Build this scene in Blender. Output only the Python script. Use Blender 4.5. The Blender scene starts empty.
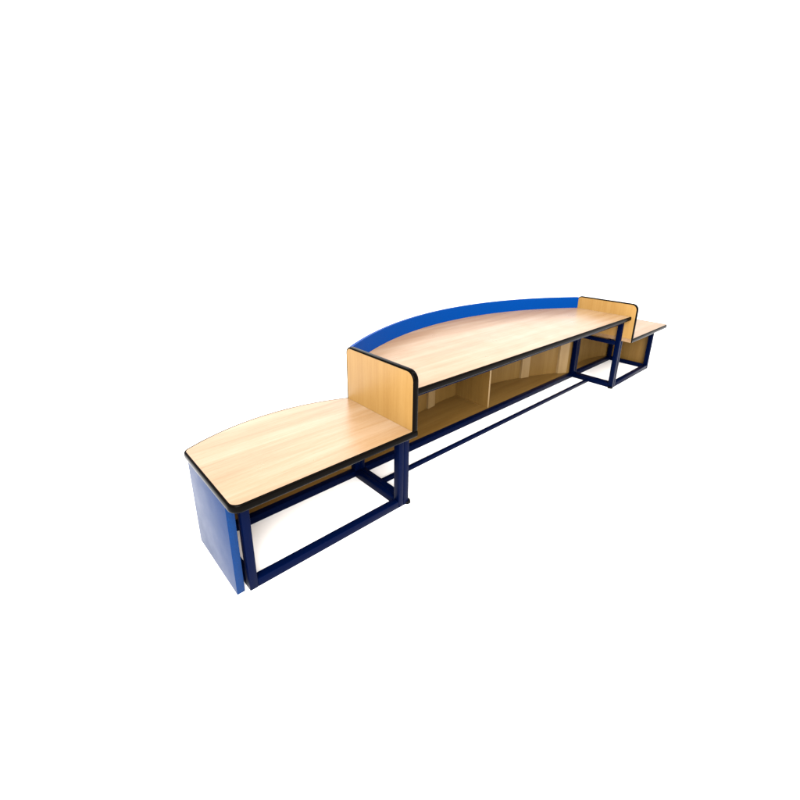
import bpy, bmesh, math, random
from mathutils import Vector, Matrix

C = bpy.context.scene
COL = C.collection
random.seed(4)

# ------------------------------------------------------------------ measurements (metres)
H1 = 0.500          # top of the low side desks
H2 = 0.703          # top of the long middle desk
H3 = 0.820          # top of the upright dividers
TH = 0.033          # board thickness
CX = 1.375          # outer face of a divider
DT = 0.030          # divider thickness
LX = 2.284          # outer end of a side desk
YC = 0.050          # straight edge of the middle desk
D1 = 0.573          # depth at the dividers
D0 = 0.556          # depth at the outer ends
W = 0.036           # tube width
WD = 0.042          # tube depth
RH = 0.042          # height of the ground rails
YF, YR = 0.093, 0.537   # front / rear face of the tube frame
ARC_R = 2.437
ARC_Y = 0.965 - ARC_R   # centre of the middle desk's arc


def arc_y(x, inset=0.0):
    r = ARC_R - inset
    return ARC_Y + math.sqrt(r * r - x * x)


PANEL_R = 2.70          # the panel under the middle desk bows a little less than the desk


def back_y(x, inset=0.0):
    r = PANEL_R - inset
    return 0.90 - PANEL_R + math.sqrt(r * r - x * x)


# side desk's bulging edge: circle through the outer corner, the divider corner and the crown
def side_arc(s):
    x0, y0, x1, y1 = LX, D0, CX - DT, D1 - 0.006
    sag = 0.113
    ch = math.hypot(x1 - x0, y1 - y0)
    r = (ch * ch / 4 + sag * sag) / (2 * sag)
    mx, my = (x0 + x1) / 2, (y0 + y1) / 2
    nx, ny = -(y1 - y0) / ch, (x1 - x0) / ch
    if ny > 0:
        nx, ny = -nx, -ny
    return mx + nx * (r - sag), my + ny * (r - sag), r


SCX, SCY, SR = side_arc(1)


def side_y(ax, inset=0.0):
    r = SR - inset
    return SCY + math.sqrt(max(r * r - (ax - SCX) ** 2, 0))


# ------------------------------------------------------------------ materials
def new_mat(name):
    m = bpy.data.materials.new(name)
    m.use_nodes = True
    nt = m.node_tree
    return m, nt, nt.nodes, nt.links, nt.nodes['Principled BSDF']


def ramp(N, stops):
    r = N.new('ShaderNodeValToRGB')
    el = r.color_ramp.elements
    el[0].position, el[0].color = stops[0][0], (*stops[0][1], 1)
    el[1].position, el[1].color = stops[-1][0], (*stops[-1][1], 1)
    for p, c in stops[1:-1]:
        e = el.new(p)
        e.color = (*c, 1)
    return r


def wood(name, grain, light, mid, dark, rough=0.22, spec=0.5):
    """beech laminate; grain = axis the fibres run along (0 x, 2 z)"""
    m, nt, N, L, b = new_mat(name)
    tc = N.new('ShaderNodeTexCoord')
    def noise(scale_along, scale_across, detail, rough_, dist=0.0):
        mp = N.new('ShaderNodeMapping')
        sc = [scale_across] * 3
        sc[grain] = scale_along
        mp.inputs['Scale'].default_value = sc
        L.new(tc.outputs['Object'], mp.inputs['Vector'])
        n = N.new('ShaderNodeTexNoise')
        n.inputs['Scale'].default_value = 1.0
        n.inputs['Detail'].default_value = detail
        n.inputs['Roughness'].default_value = rough_
        n.inputs['Distortion'].default_value = dist
        L.new(mp.outputs['Vector'], n.inputs['Vector'])
        return n
    broad = noise(0.9, 17.0, 4.0, 0.62, 0.3)      # planks of lighter and darker tone
    fine = noise(5.0, 150.0, 4.0, 0.6)            # fibres
    fleck = noise(45.0, 420.0, 1.0, 0.5)          # short medullary flecks
    a = N.new('ShaderNodeMath'); a.operation = 'MULTIPLY_ADD'
    a.inputs[1].default_value = 0.62
    L.new(broad.outputs['Fac'], a.inputs[0])
    f2 = N.new('ShaderNodeMath'); f2.operation = 'MULTIPLY_ADD'
    f2.inputs[1].default_value = 0.26
    L.new(fine.outputs['Fac'], f2.inputs[0])
    f3 = N.new('ShaderNodeMath'); f3.operation = 'MULTIPLY'
    f3.inputs[1].default_value = 0.12
    L.new(fleck.outputs['Fac'], f3.inputs[0])
    L.new(f3.outputs[0], f2.inputs[2])
    L.new(f2.outputs[0], a.inputs[2])
    r = ramp(N, [(0.36, dark), (0.50, mid), (0.62, light)])
    L.new(a.outputs[0], r.inputs['Fac'])
    # a few small pin knots
    kv = N.new('ShaderNodeTexVoronoi'); kv.inputs['Scale'].default_value = 1.7
    L.new(tc.outputs['Object'], kv.inputs['Vector'])
    km = N.new('ShaderNodeMapRange'); km.inputs['From Min'].default_value = 0.012
    km.inputs['From Max'].default_value = 0.045
    km.inputs['To Min'].default_value = 0.68; km.inputs['To Max'].default_value = 1.0
    L.new(kv.outputs['Distance'], km.inputs['Value'])
    kx = N.new('ShaderNodeMix'); kx.data_type = 'RGBA'; kx.blend_type = 'MULTIPLY'
    kx.inputs['Factor'].default_value = 1.0
    L.new(r.outputs['Color'], kx.inputs['A']); L.new(km.outputs['Result'], kx.inputs['B'])
    L.new(kx.outputs['Result'], b.inputs['Base Color'])
    # wiped surface: the gloss varies a little
    wn = N.new('ShaderNodeTexNoise'); wn.inputs['Scale'].default_value = 5.0; wn.inputs['Detail'].default_value = 5.0
    L.new(tc.outputs['Object'], wn.inputs['Vector'])
    wr = N.new('ShaderNodeMapRange'); wr.inputs['To Min'].default_value = rough - 0.08
    wr.inputs['To Max'].default_value = rough + 0.08
    L.new(wn.outputs['Fac'], wr.inputs['Value'])
    L.new(wr.outputs['Result'], b.inputs['Roughness'])
    b.inputs['Specular IOR Level'].default_value = spec
    bp = N.new('ShaderNodeBump')
    bp.inputs['Strength'].default_value = 0.05
    bp.inputs['Distance'].default_value = 0.002
    L.new(fine.outputs['Fac'], bp.inputs['Height'])
    L.new(bp.outputs['Normal'], b.inputs['Normal'])
    return m


BEECH_L, BEECH_M, BEECH_D = (0.232, 0.154, 0.090), (0.206, 0.125, 0.062), (0.172, 0.093, 0.038)  # desktop tones lifted paler than the uprights: sheen put into the colour
UP_L, UP_M, UP_D = (0.252, 0.146, 0.046), (0.232, 0.130, 0.037), (0.205, 0.108, 0.027)
M_TOP = wood('beech_laminate_lengthwise_sheen', 0, BEECH_L, BEECH_M, BEECH_D, rough=0.30, spec=0.36)
M_UP = wood('beech_laminate_upright', 2, UP_L, UP_M, UP_D, rough=0.38, spec=0.25)
M_BACK = wood('raw_beech_ply_shaded', 2, (0.150, 0.085, 0.021), (0.132, 0.072, 0.016), (0.112, 0.058, 0.011), rough=0.55, spec=0.2)  # ply tones darkened: the cabinet's inner shade is put into the colour
M_FLOOR_PLY = wood('raw_beech_ply_shaded_lengthwise', 0, (0.150, 0.085, 0.021), (0.132, 0.072, 0.016), (0.112, 0.058, 0.011), rough=0.55, spec=0.2)  # same darkened tones, shade included, for the shelf boards
M_BATTEN = wood('pale_pine', 2, (0.215, 0.140, 0.060), (0.195, 0.124, 0.050), (0.17, 0.102, 0.038), rough=0.5, spec=0.3)


def coated(name, col, rough, spec, speck=0.0, scale=900.0, bump=0.0):
    """powder coat or plastic: a slightly mottled colour with a fine orange-peel bump"""
    m, nt, N, L, b = new_mat(name)
    tc = N.new('ShaderNodeTexCoord')
    n = N.new('ShaderNodeTexNoise')
    n.inputs['Scale'].default_value = scale
    n.inputs['Detail'].default_value = 2.0
    L.new(tc.outputs['Object'], n.inputs['Vector'])
    lo = tuple(c * (1 - speck) for c in col)
    hi = tuple(min(1, c * (1 + speck)) for c in col)
    r = ramp(N, [(0.35, lo), (0.65, hi)])
    L.new(n.outputs['Fac'], r.inputs['Fac'])
    L.new(r.outputs['Color'], b.inputs['Base Color'])
    n2 = N.new('ShaderNodeTexNoise')
    n2.inputs['Scale'].default_value = 14.0
    n2.inputs['Detail'].default_value = 3.0
    L.new(tc.outputs['Object'], n2.inputs['Vector'])
    mr = N.new('ShaderNodeMapRange')
    mr.inputs['To Min'].default_value = rough - 0.05
    mr.inputs['To Max'].default_value = rough + 0.08
    L.new(n2.outputs['Fac'], mr.inputs['Value'])
    L.new(mr.outputs['Result'], b.inputs['Roughness'])
    b.inputs['Specular IOR Level'].default_value = spec
    if bump:
        bp = N.new('ShaderNodeBump')
        bp.inputs['Strength'].default_value = bump
        bp.inputs['Distance'].default_value = 0.001
        L.new(n.outputs['Fac'], bp.inputs['Height'])
        L.new(bp.outputs['Normal'], b.inputs['Normal'])
    return m


M_NAVY = coated('navy_powder_coat', (0.0001, 0.0017, 0.0135), 0.30, 0.02, 0.15)
M_BLUE = coated('panel_blue', (0.0002, 0.0150, 0.066), 0.38, 0.065, 0.30, 420.0, 0.2)  # darker blue than the curved screen
M_SCREEN = coated('screen_blue', (0.0001, 0.027, 0.146), 0.36, 0.02, 0.12, 300.0, 0.1)
M_TRIM = coated('black_rubber_edging', (0.0009, 0.0006, 0.0004), 0.20, 0.02, 0.1)
M_FOOT = coated('black_plastic', (0.0015, 0.0015, 0.002), 0.4, 0.06, 0.1)
M_GROUND, _nt, _N, _L, _b = new_mat('white_paper_floor')
_tc = _N.new('ShaderNodeTexCoord')
_n = _N.new('ShaderNodeTexNoise'); _n.inputs['Scale'].default_value = 30.0
_L.new(_tc.outputs['Object'], _n.inputs['Vector'])
_r = ramp(_N, [(0.3, (0.905, 0.905, 0.905)), (0.7, (0.92, 0.92, 0.92))])
_L.new(_n.outputs['Fac'], _r.inputs['Fac'])
_L.new(_r.outputs['Color'], _b.inputs['Base Color'])
_b.inputs['Roughness'].default_value = 0.9
_b.inputs['Specular IOR Level'].default_value = 0.1


# ------------------------------------------------------------------ mesh helpers
def link(name, bm, mats, parent=None, smooth=None):
    """link a bmesh (world coordinates) as ONE object with its origin at the middle of its foot"""
    bmesh.ops.recalc_face_normals(bm, faces=bm.faces[:])
    xs = [v.co.x for v in bm.verts]; ys = [v.co.y for v in bm.verts]; zs = [v.co.z for v in bm.verts]
    o_ = Vector(((min(xs) + max(xs)) / 2, (min(ys) + max(ys)) / 2, min(zs)))
    bmesh.ops.translate(bm, verts=bm.verts[:], vec=-o_)
    me = bpy.data.meshes.new(name)
    bm.to_mesh(me); bm.free()
    for m in (mats if isinstance(mats, (list, tuple)) else [mats]):
        me.materials.append(m)
    if smooth is not None:
        for p in me.polygons:
            p.use_smooth = True
        me.set_sharp_from_angle(angle=math.radians(smooth))
    o = bpy.data.objects.new(name, me)
    COL.objects.link(o)
    if parent:
        o.parent = parent
        w = Vector((0, 0, 0)); p = parent
        while p:
            w += p.location
            p = p.parent
        o.location = o_ - w
    else:
        o.location = o_
    return o


def box(bm, x0, x1, y0, y1, z0, z1, bev=0.0):
    r = bmesh.ops.create_cube(bm, size=1.0)
    vs = r['verts']
    for v in vs:
        v.co = Vector((x0 + (v.co.x + .5) * (x1 - x0), y0 + (v.co.y + .5) * (y1 - y0), z0 + (v.co.z + .5) * (z1 - z0)))
    if bev:
        es = list({e for v in vs for e in v.link_edges})
        bmesh.ops.bevel(bm, geom=es, offset=bev, segments=2, profile=0.5, affect='EDGES', clamp_overlap=True)


def one_box(name, args, mat, parent, bev=0.003):
    bm = bmesh.new()
    box(bm, *args, bev=bev)
    return link(name, bm, mat, parent, 40)


def prism(bm, pts, axis, a0, a1, mi=0):
    """extrude a plane outline: axis 2 -> pts are (x, y), axis 0 -> pts are (y, z)"""
    def P(p, a):
        return Vector((p[0], p[1], a)) if axis == 2 else Vector((a, p[0], p[1]))
    lo = [bm.verts.new(P(p, a0)) for p in pts]
    hi = [bm.verts.new(P(p, a1)) for p in pts]
    n = len(pts)
    f = [bm.faces.new(lo[::-1]), bm.faces.new(hi)]
    for i in range(n):
        f.append(bm.faces.new((lo[i], lo[(i + 1) % n], hi[(i + 1) % n], hi[i])))
    for q in f:
        q.material_index = mi


def edging(bm, pts, axis, a0, a1, bulge=0.009, sign=1, closed=False):
    """half-round T-moulding swept along the outline pts (outward = right of travel * sign)"""
    n = len(pts)
    prof = [(0.0, a0)]
    K = 8
    for k in range(K + 1):
        t = -math.pi / 2 + math.pi * k / K
        # squarish half round: a flat lip, round shoulders
        cx = math.copysign(abs(math.cos(t)) ** 0.6, 1) * bulge
        prof.append((0.0008 + cx, (a0 + a1) / 2 + math.copysign(abs(math.sin(t)) ** 0.8, math.sin(t)) * ((a1 - a0) / 2 + 0.0012)))
    prof.append((0.0, a1))
    rings = []
    for i, p in enumerate(pts):
        if closed:
            q0, q1 = pts[(i - 1) % n], pts[(i + 1) % n]
        else:
            q0, q1 = pts[max(i - 1, 0)], pts[min(i + 1, n - 1)]
        d0 = Vector((p[0] - q0[0], p[1] - q0[1])); d1 = Vector((q1[0] - p[0], q1[1] - p[1]))
        if d0.length < 1e-9: d0 = d1
        if d1.length < 1e-9: d1 = d0
        d0.normalize(); d1.normalize()
        n0 = Vector((d0.y, -d0.x)) * sign; n1 = Vector((d1.y, -d1.x)) * sign
        nn = (n0 + n1).normalized()
        sc = 1 / max(nn.dot(n0), 0.4)
        ring = []
        for (o, a) in prof:
            x, y = p[0] + nn.x * o * sc, p[1] + nn.y * o * sc
            ring.append(bm.verts.new(Vector((x, y, a)) if axis == 2 else Vector((a, x, y))))
        rings.append(ring)
    m = len(prof)
    for i in range(n if closed else n - 1):
        A, B = rings[i], rings[(i + 1) % n]
        for k in range(m - 1):
            bm.faces.new((A[k], A[k + 1], B[k + 1], B[k]))
    if not closed:
        bm.faces.new(rings[0]); bm.faces.new(rings[-1][::-1])


def fillet(p0, p, p1, r, k=7):
    """round the corner p between p0 and p1"""
    a = (Vector(p0) - Vector(p)); b = (Vector(p1) - Vector(p))
    a.normalize(); b.normalize()
    th = a.angle(b)
    t = r / math.tan(th / 2)
    c = Vector(p) + (a + b).normalized() * (r / math.sin(th / 2))
    s = Vector(p) + a * t; e = Vector(p) + b * t
    out = []
    v0 = s - c; v1 = e - c
    ang = v0.angle_signed(v1)
    for i in range(k + 1):
        q = -ang * i / k
        out.append((c.x + v0.x * math.cos(q) - v0.y * math.sin(q), c.y + v0.x * math.sin(q) + v0.y * math.cos(q)))
    return out


# ------------------------------------------------------------------ the table
table = bpy.data.objects.new('scorers_table', None)
COL.objects.link(table)
table.empty_display_size = 0.3
table['label'] = "long beech-topped scorers' table with raised middle desk, two low end desks and navy steel frame"
table['category'] = 'table'

# --- middle desk top -------------------------------------------------------
xi = CX - DT - 0.001                       # inner face of the dividers
NARC = 64
bm = bmesh.new()
arc = [(xi - 2 * xi * i / NARC, arc_y(xi - 2 * xi * i / NARC, 0.001)) for i in range(NARC + 1)]
prism(bm, [(-xi, YC), (xi, YC)] + arc, 2, H2 - TH, H2)
top = link('desktop', bm, M_TOP, table)
bm = bmesh.new()
edging(bm, [(-xi, YC), (xi, YC)], 2, H2 - TH, H2, 0.010)
link('edge_trim', bm, M_TRIM, top, 50)

# --- curved blue screen along the far edge -----------------------------------
bm = bmesh.new()
xs_ = [-xi + 2 * xi * i / 96 for i in range(97)]
inner = [(x, arc_y(x)) for x in xs_]
def off(p, d):
    v = Vector((p[0], p[1] - ARC_Y)); v.normalize()
    return (p[0] + v.x * d, p[1] + v.y * d)
outer = [off(p, 0.018) for p in inner]
outer[0] = (-xi, outer[0][1] + 0.004); outer[-1] = (xi, outer[-1][1] + 0.004)
prism(bm, inner + outer[::-1], 2, 0.640, 0.808)
scr = link('curved_screen', bm, M_SCREEN, table, 30)

# --- the two upright dividers ----------------------------------------------
for s in (-1, 1):
    bm = bmesh.new()
    b_ = 0.009
    y0, y1, z1 = 0.0 + b_, D1 - b_, H3 - b_
    z0 = H1 + 0.001
    pf = fillet((y0, z0), (y0, z1), (y1, z1), 0.045, 9)
    pb = fillet((y0, z1), (y1, z1), (y1, z0), 0.030, 9)
    path = [(y0, z0)] + pf + pb + [(y1, z0)]
    xa, xb = (-CX, -CX + DT) if s < 0 else (CX - DT, CX)
    prism(bm, path, 0, xa, xb)
    d = link('divider_panel', bm, M_UP, table)
    bm = bmesh.new()
    edging(bm, path, 0, xa, xb, b_, sign=-1)
    link('edge_trim', bm, M_TRIM, d, 50)

# --- the two low side desks ----------------------------------------------
for s in (-1, 1):
    b_ = 0.010
    xo = LX - b_
    xin = CX - DT + 0.002
    crv = []
    for i in range(33):
        ax = LX - 0.004 - (LX - 0.004 - xin) * i / 32
        crv.append((ax, side_y(ax, b_)))
    A_ = (xo, side_y(xo, b_))
    ca = fillet((xo, 0.0), A_, crv[3], 0.030, 7)
    cb = fillet((xin, b_ - .002), (xo, b_ - .002), A_, 0.034, 7)
    path = [(xin, b_ - .002)] + cb + ca + crv[3:]
    path = [(s * x, y) for x, y in path]
    bm = bmesh.new()
    prism(bm, path, 2, H1 - TH, H1)
    sd = link('side_desktop', bm, M_TOP, table)
    bm = bmesh.new()
    edging(bm, path, 2, H1 - TH, H1, b_, sign=s)
    link('edge_trim', bm, M_TRIM, sd, 50)

# --- steel frames ---------------------------------------------------------
Z = Vector
def leg(frame, x0, y0, z1):
    return one_box('leg', (x0, x0 + W, y0, y0 + WD, 0.0, z1), M_NAVY, frame, 0.0035)

def foot(frame, x, y):
    bm = bmesh.new()
    bmesh.ops.create_cone(bm, cap_ends=True, segments=28, radius1=0.024, radius2=0.020, depth=0.014,
                          matrix=Matrix.Translation((x, y, 0.0072)))
    return link('foot', bm, M_FOOT, frame, 40)

G = 0.0006
x_in = 1.3145                               # middle frame's posts, inner face
mx = x_in + W                               # seam between middle and side frame
# middle frame: ground rails, upper rails and depth bars are one welded mesh
bm = bmesh.new()
bv = 0.0035
box(bm, -x_in, x_in, YR - WD, YR, 0.001, RH, bev=bv)                                  # rear ground rail
box(bm, -x_in, x_in, YF, YF + WD, H2 - TH - W - 0.001, H2 - TH - 0.001, bev=bv)      # front rail under the top
for s in (-1, 1):
    xa, xb = sorted((s * x_in, s * mx))
    box(bm, xa, xb, YF + WD, YR - WD, 0.001, RH, bev=bv)                               # ground depth rail
    box(bm, xa, xb, YF + WD, YR - WD, 0.424, 0.459, bev=bv)                           # upper depth bar
frame = link('middle_frame', bm, M_NAVY, table, 40)
for s in (-1, 1):
    x0 = min(s * x_in, s * mx)
    leg(frame, x0, YF, H2 - TH - 0.0008)
    leg(frame, x0, YR - WD, H2 - TH - 0.0008)
one_box('footrest_bar', (-x_in, x_in, 0.324, 0.350, 0.002, 0.027), M_NAVY, frame, 0.003)

XO = 2.222                                  # outer face of the side frames
for s in (-1, 1):
    bm = bmesh.new()
    i0, o0 = mx + 0.0012, XO
    xa, xb = sorted((s * (i0 + W), s * (o0 - W)))
    box(bm, xa, xb, YF, YF + WD, 0.001, RH, bev=bv)
    box(bm, xa, xb, YR - WD, YR, 0.001, RH, bev=bv)
    for xx in (i0, o0 - W):
        a, b = sorted((s * xx, s * (xx + W)))
        box(bm, a, b, YF + WD, YR - WD, 0.001, RH, bev=bv)
    fr = link('side_frame', bm, M_NAVY, table, 40)
    for xx in (i0, o0 - W):
        a = min(s * xx, s * (xx + W))
        leg(fr, a, YF, H1 - TH - 0.0008)
        leg(fr, a, YR - WD, H1 - TH - 0.0008)
    foot(fr, s * (i0 - W), YF + 0.014)

# --- blue end panels (wood on the inside face) --------------------------------
for s in (-1, 1):
    bm = bmesh.new()
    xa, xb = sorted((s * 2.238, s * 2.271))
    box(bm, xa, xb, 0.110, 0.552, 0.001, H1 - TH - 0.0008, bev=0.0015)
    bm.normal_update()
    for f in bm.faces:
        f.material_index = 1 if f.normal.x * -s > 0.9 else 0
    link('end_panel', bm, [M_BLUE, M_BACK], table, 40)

# --- rear panels, curved; wood inside and blue outside --------------------------
def curved_panel(name, pts_in, pts_out, z0, z1):
    bm = bmesh.new()
    prism(bm, pts_in + pts_out[::-1], 2, z0, z1)
    n = len(pts_in)
    # faces: bottom, top, then sides in outline order
    bm.faces.ensure_lookup_table()
    for i, f in enumerate(bm.faces):
        k = i - 2
        f.material_index = 0 if 0 <= k < n - 1 else 1
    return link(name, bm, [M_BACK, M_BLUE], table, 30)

NP = 48
xe = 1.345
pi_ = [(-xe + 2 * xe * i / NP, back_y(-xe + 2 * xe * i / NP)) for i in range(NP + 1)]
po_ = [(p[0], back_y(p[0], -0.014)) for p in pi_]
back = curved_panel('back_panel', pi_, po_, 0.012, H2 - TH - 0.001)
for xb_ in (-1.14, -0.365, 0.83, 1.24):
    x0, x1 = xb_ - 0.045, xb_ + 0.045
    bm = bmesh.new()
    q = [(x0, back_y(x0, .001)), (x0, back_y(x0, 0.02)), (x1, back_y(x1, 0.02)), (x1, back_y(x1, .001))]
    prism(bm, q, 2, 0.040, H2 - TH - 0.002)
    link('batten', bm, M_BATTEN, back)
for s in (-1, 1):
    ax = [CX - 0.003 + (2.236 - CX + 0.003) * i / 24 for i in range(25)]
    pin = [(s * x, side_y(x, 0.036)) for x in ax]
    pout = [(s * x, side_y(x, 0.022)) for x in ax]
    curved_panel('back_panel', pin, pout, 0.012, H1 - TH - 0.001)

# --- shelf boards lying behind the rear rail -----------------------------------
bm = bmesh.new()
fp = [(x, back_y(x, 0.001)) for x in [-1.30 + 2.6 * i / NP for i in range(NP + 1)]]
prism(bm, [(-1.30, YR + .001), (1.30, YR + .001)] + fp[::-1], 2, 0.018, 0.0385)
link('shelf', bm, M_FLOOR_PLY, table)
for s in (-1, 1):
    fp = [(s * x, side_y(x, 0.037)) for x in [CX + 0.01 + (2.21 - CX - 0.01) * i / 20 for i in range(21)]]
    bm = bmesh.new()
    prism(bm, [(fp[0][0], YR + .001), (fp[-1][0], YR + .001)] + fp[::-1], 2, 0.018, 0.0385)
    link('shelf', bm, M_FLOOR_PLY, table)

# partition with a pale cut edge
bm = bmesh.new()
xp = -0.012
box(bm, xp - 0.009, xp + 0.009, 0.548, back_y(xp) - .001, 0.039, H2 - TH - 0.001)
bm.normal_update()
for f in bm.faces:
    f.material_index = 1 if f.normal.y < -0.9 else 0
link('shelf_partition', bm, [M_BACK, M_BATTEN], table)

# ------------------------------------------------------------------ floor
bm = bmesh.new()
bmesh.ops.create_grid(bm, x_segments=1, y_segments=1, size=60)
fl = link('floor', bm, M_GROUND)
fl.location = (0, 0, 0)
fl['kind'] = 'structure'

# ------------------------------------------------------------------ light
wd = bpy.data.worlds.new('World')
C.world = wd
wd.use_nodes = True
bg = wd.node_tree.nodes['Background']
bg.inputs['Color'].default_value = (1.0, 1.0, 1.0, 1)
bg.inputs['Strength'].default_value = 1.2


def area(name, loc, target, sx, sy, power, col=(1, 1, 1)):
    l = bpy.data.lights.new(name, 'AREA')
    l.shape = 'RECTANGLE'; l.size = sx; l.size_y = sy
    l.energy = power; l.color = col
    o = bpy.data.objects.new(name, l)
    COL.objects.link(o)
    o.location = loc
    o.rotation_euler = (Vector(target) - Vector(loc)).to_track_quat('-Z', 'Y').to_euler()
    return o


area('front_fill_light', (-5.6, -5.8, 6.2), (0.3, 0.3, 0.3), 6.5, 6.5, 2300, (1, 0.98, 0.95))  # added unseen area light: whitens the floor under the desks
area('overhead_fill_light', (0.2, -0.9, 4.6), (0.1, 0.2, 0.5), 6.0, 1.5, 130, (1, 0.98, 0.95))  # added unseen light overhead, brightening desktops and screen
area('rear_sheen_light', (-0.2, 4.2, 2.9), (-1.7, 0.3, 0.5), 3.4, 2.4, 52, (1, 0.99, 0.98))  # added unseen light behind, for sheen on the left side desk
area('far_sheen_light', (4.4, 4.2, 2.5), (0.4, 0.3, 0.6), 5.0, 2.2, 26, (0.96, 0.98, 1))  # added unseen light, for a fainter sheen on the middle desk

# ------------------------------------------------------------------ camera (solved from the photograph)
f_px, pcx, pcy = 434.654, 416.425, 364.320
yaw, pit, rol = 0.763169, -0.329585, 0.0219586
F = Vector((math.sin(yaw) * math.cos(pit), math.cos(yaw) * math.cos(pit), math.sin(pit)))
R = Vector((math.cos(yaw), -math.sin(yaw), 0)); U = R.cross(F)
R2 = R * math.cos(rol) + U * math.sin(rol)
U2 = -R * math.sin(rol) + U * math.cos(rol)
cam = bpy.data.cameras.new('camera')
co = bpy.data.objects.new('camera', cam)
COL.objects.link(co)
mw = Matrix((R2, U2, -F)).transposed().to_4x4()
mw.translation = Vector((-2.717386, -1.414337, 1.527334))
co.matrix_world = mw
cam.sensor_fit = 'HORIZONTAL'
cam.sensor_width = 36.0
cam.lens = 36.0 * f_px / 800
cam.shift_x = 0.5 - pcx / 800
cam.shift_y = pcy / 800 - 0.5
cam.clip_start = 0.02
cam.clip_end = 500
C.camera = co

C.view_settings.view_transform = 'Standard'
C.view_settings.look = 'None'
C.view_settings.gamma = 1
C.view_settings.use_curve_mapping = False
C.view_settings.exposure = 0.55
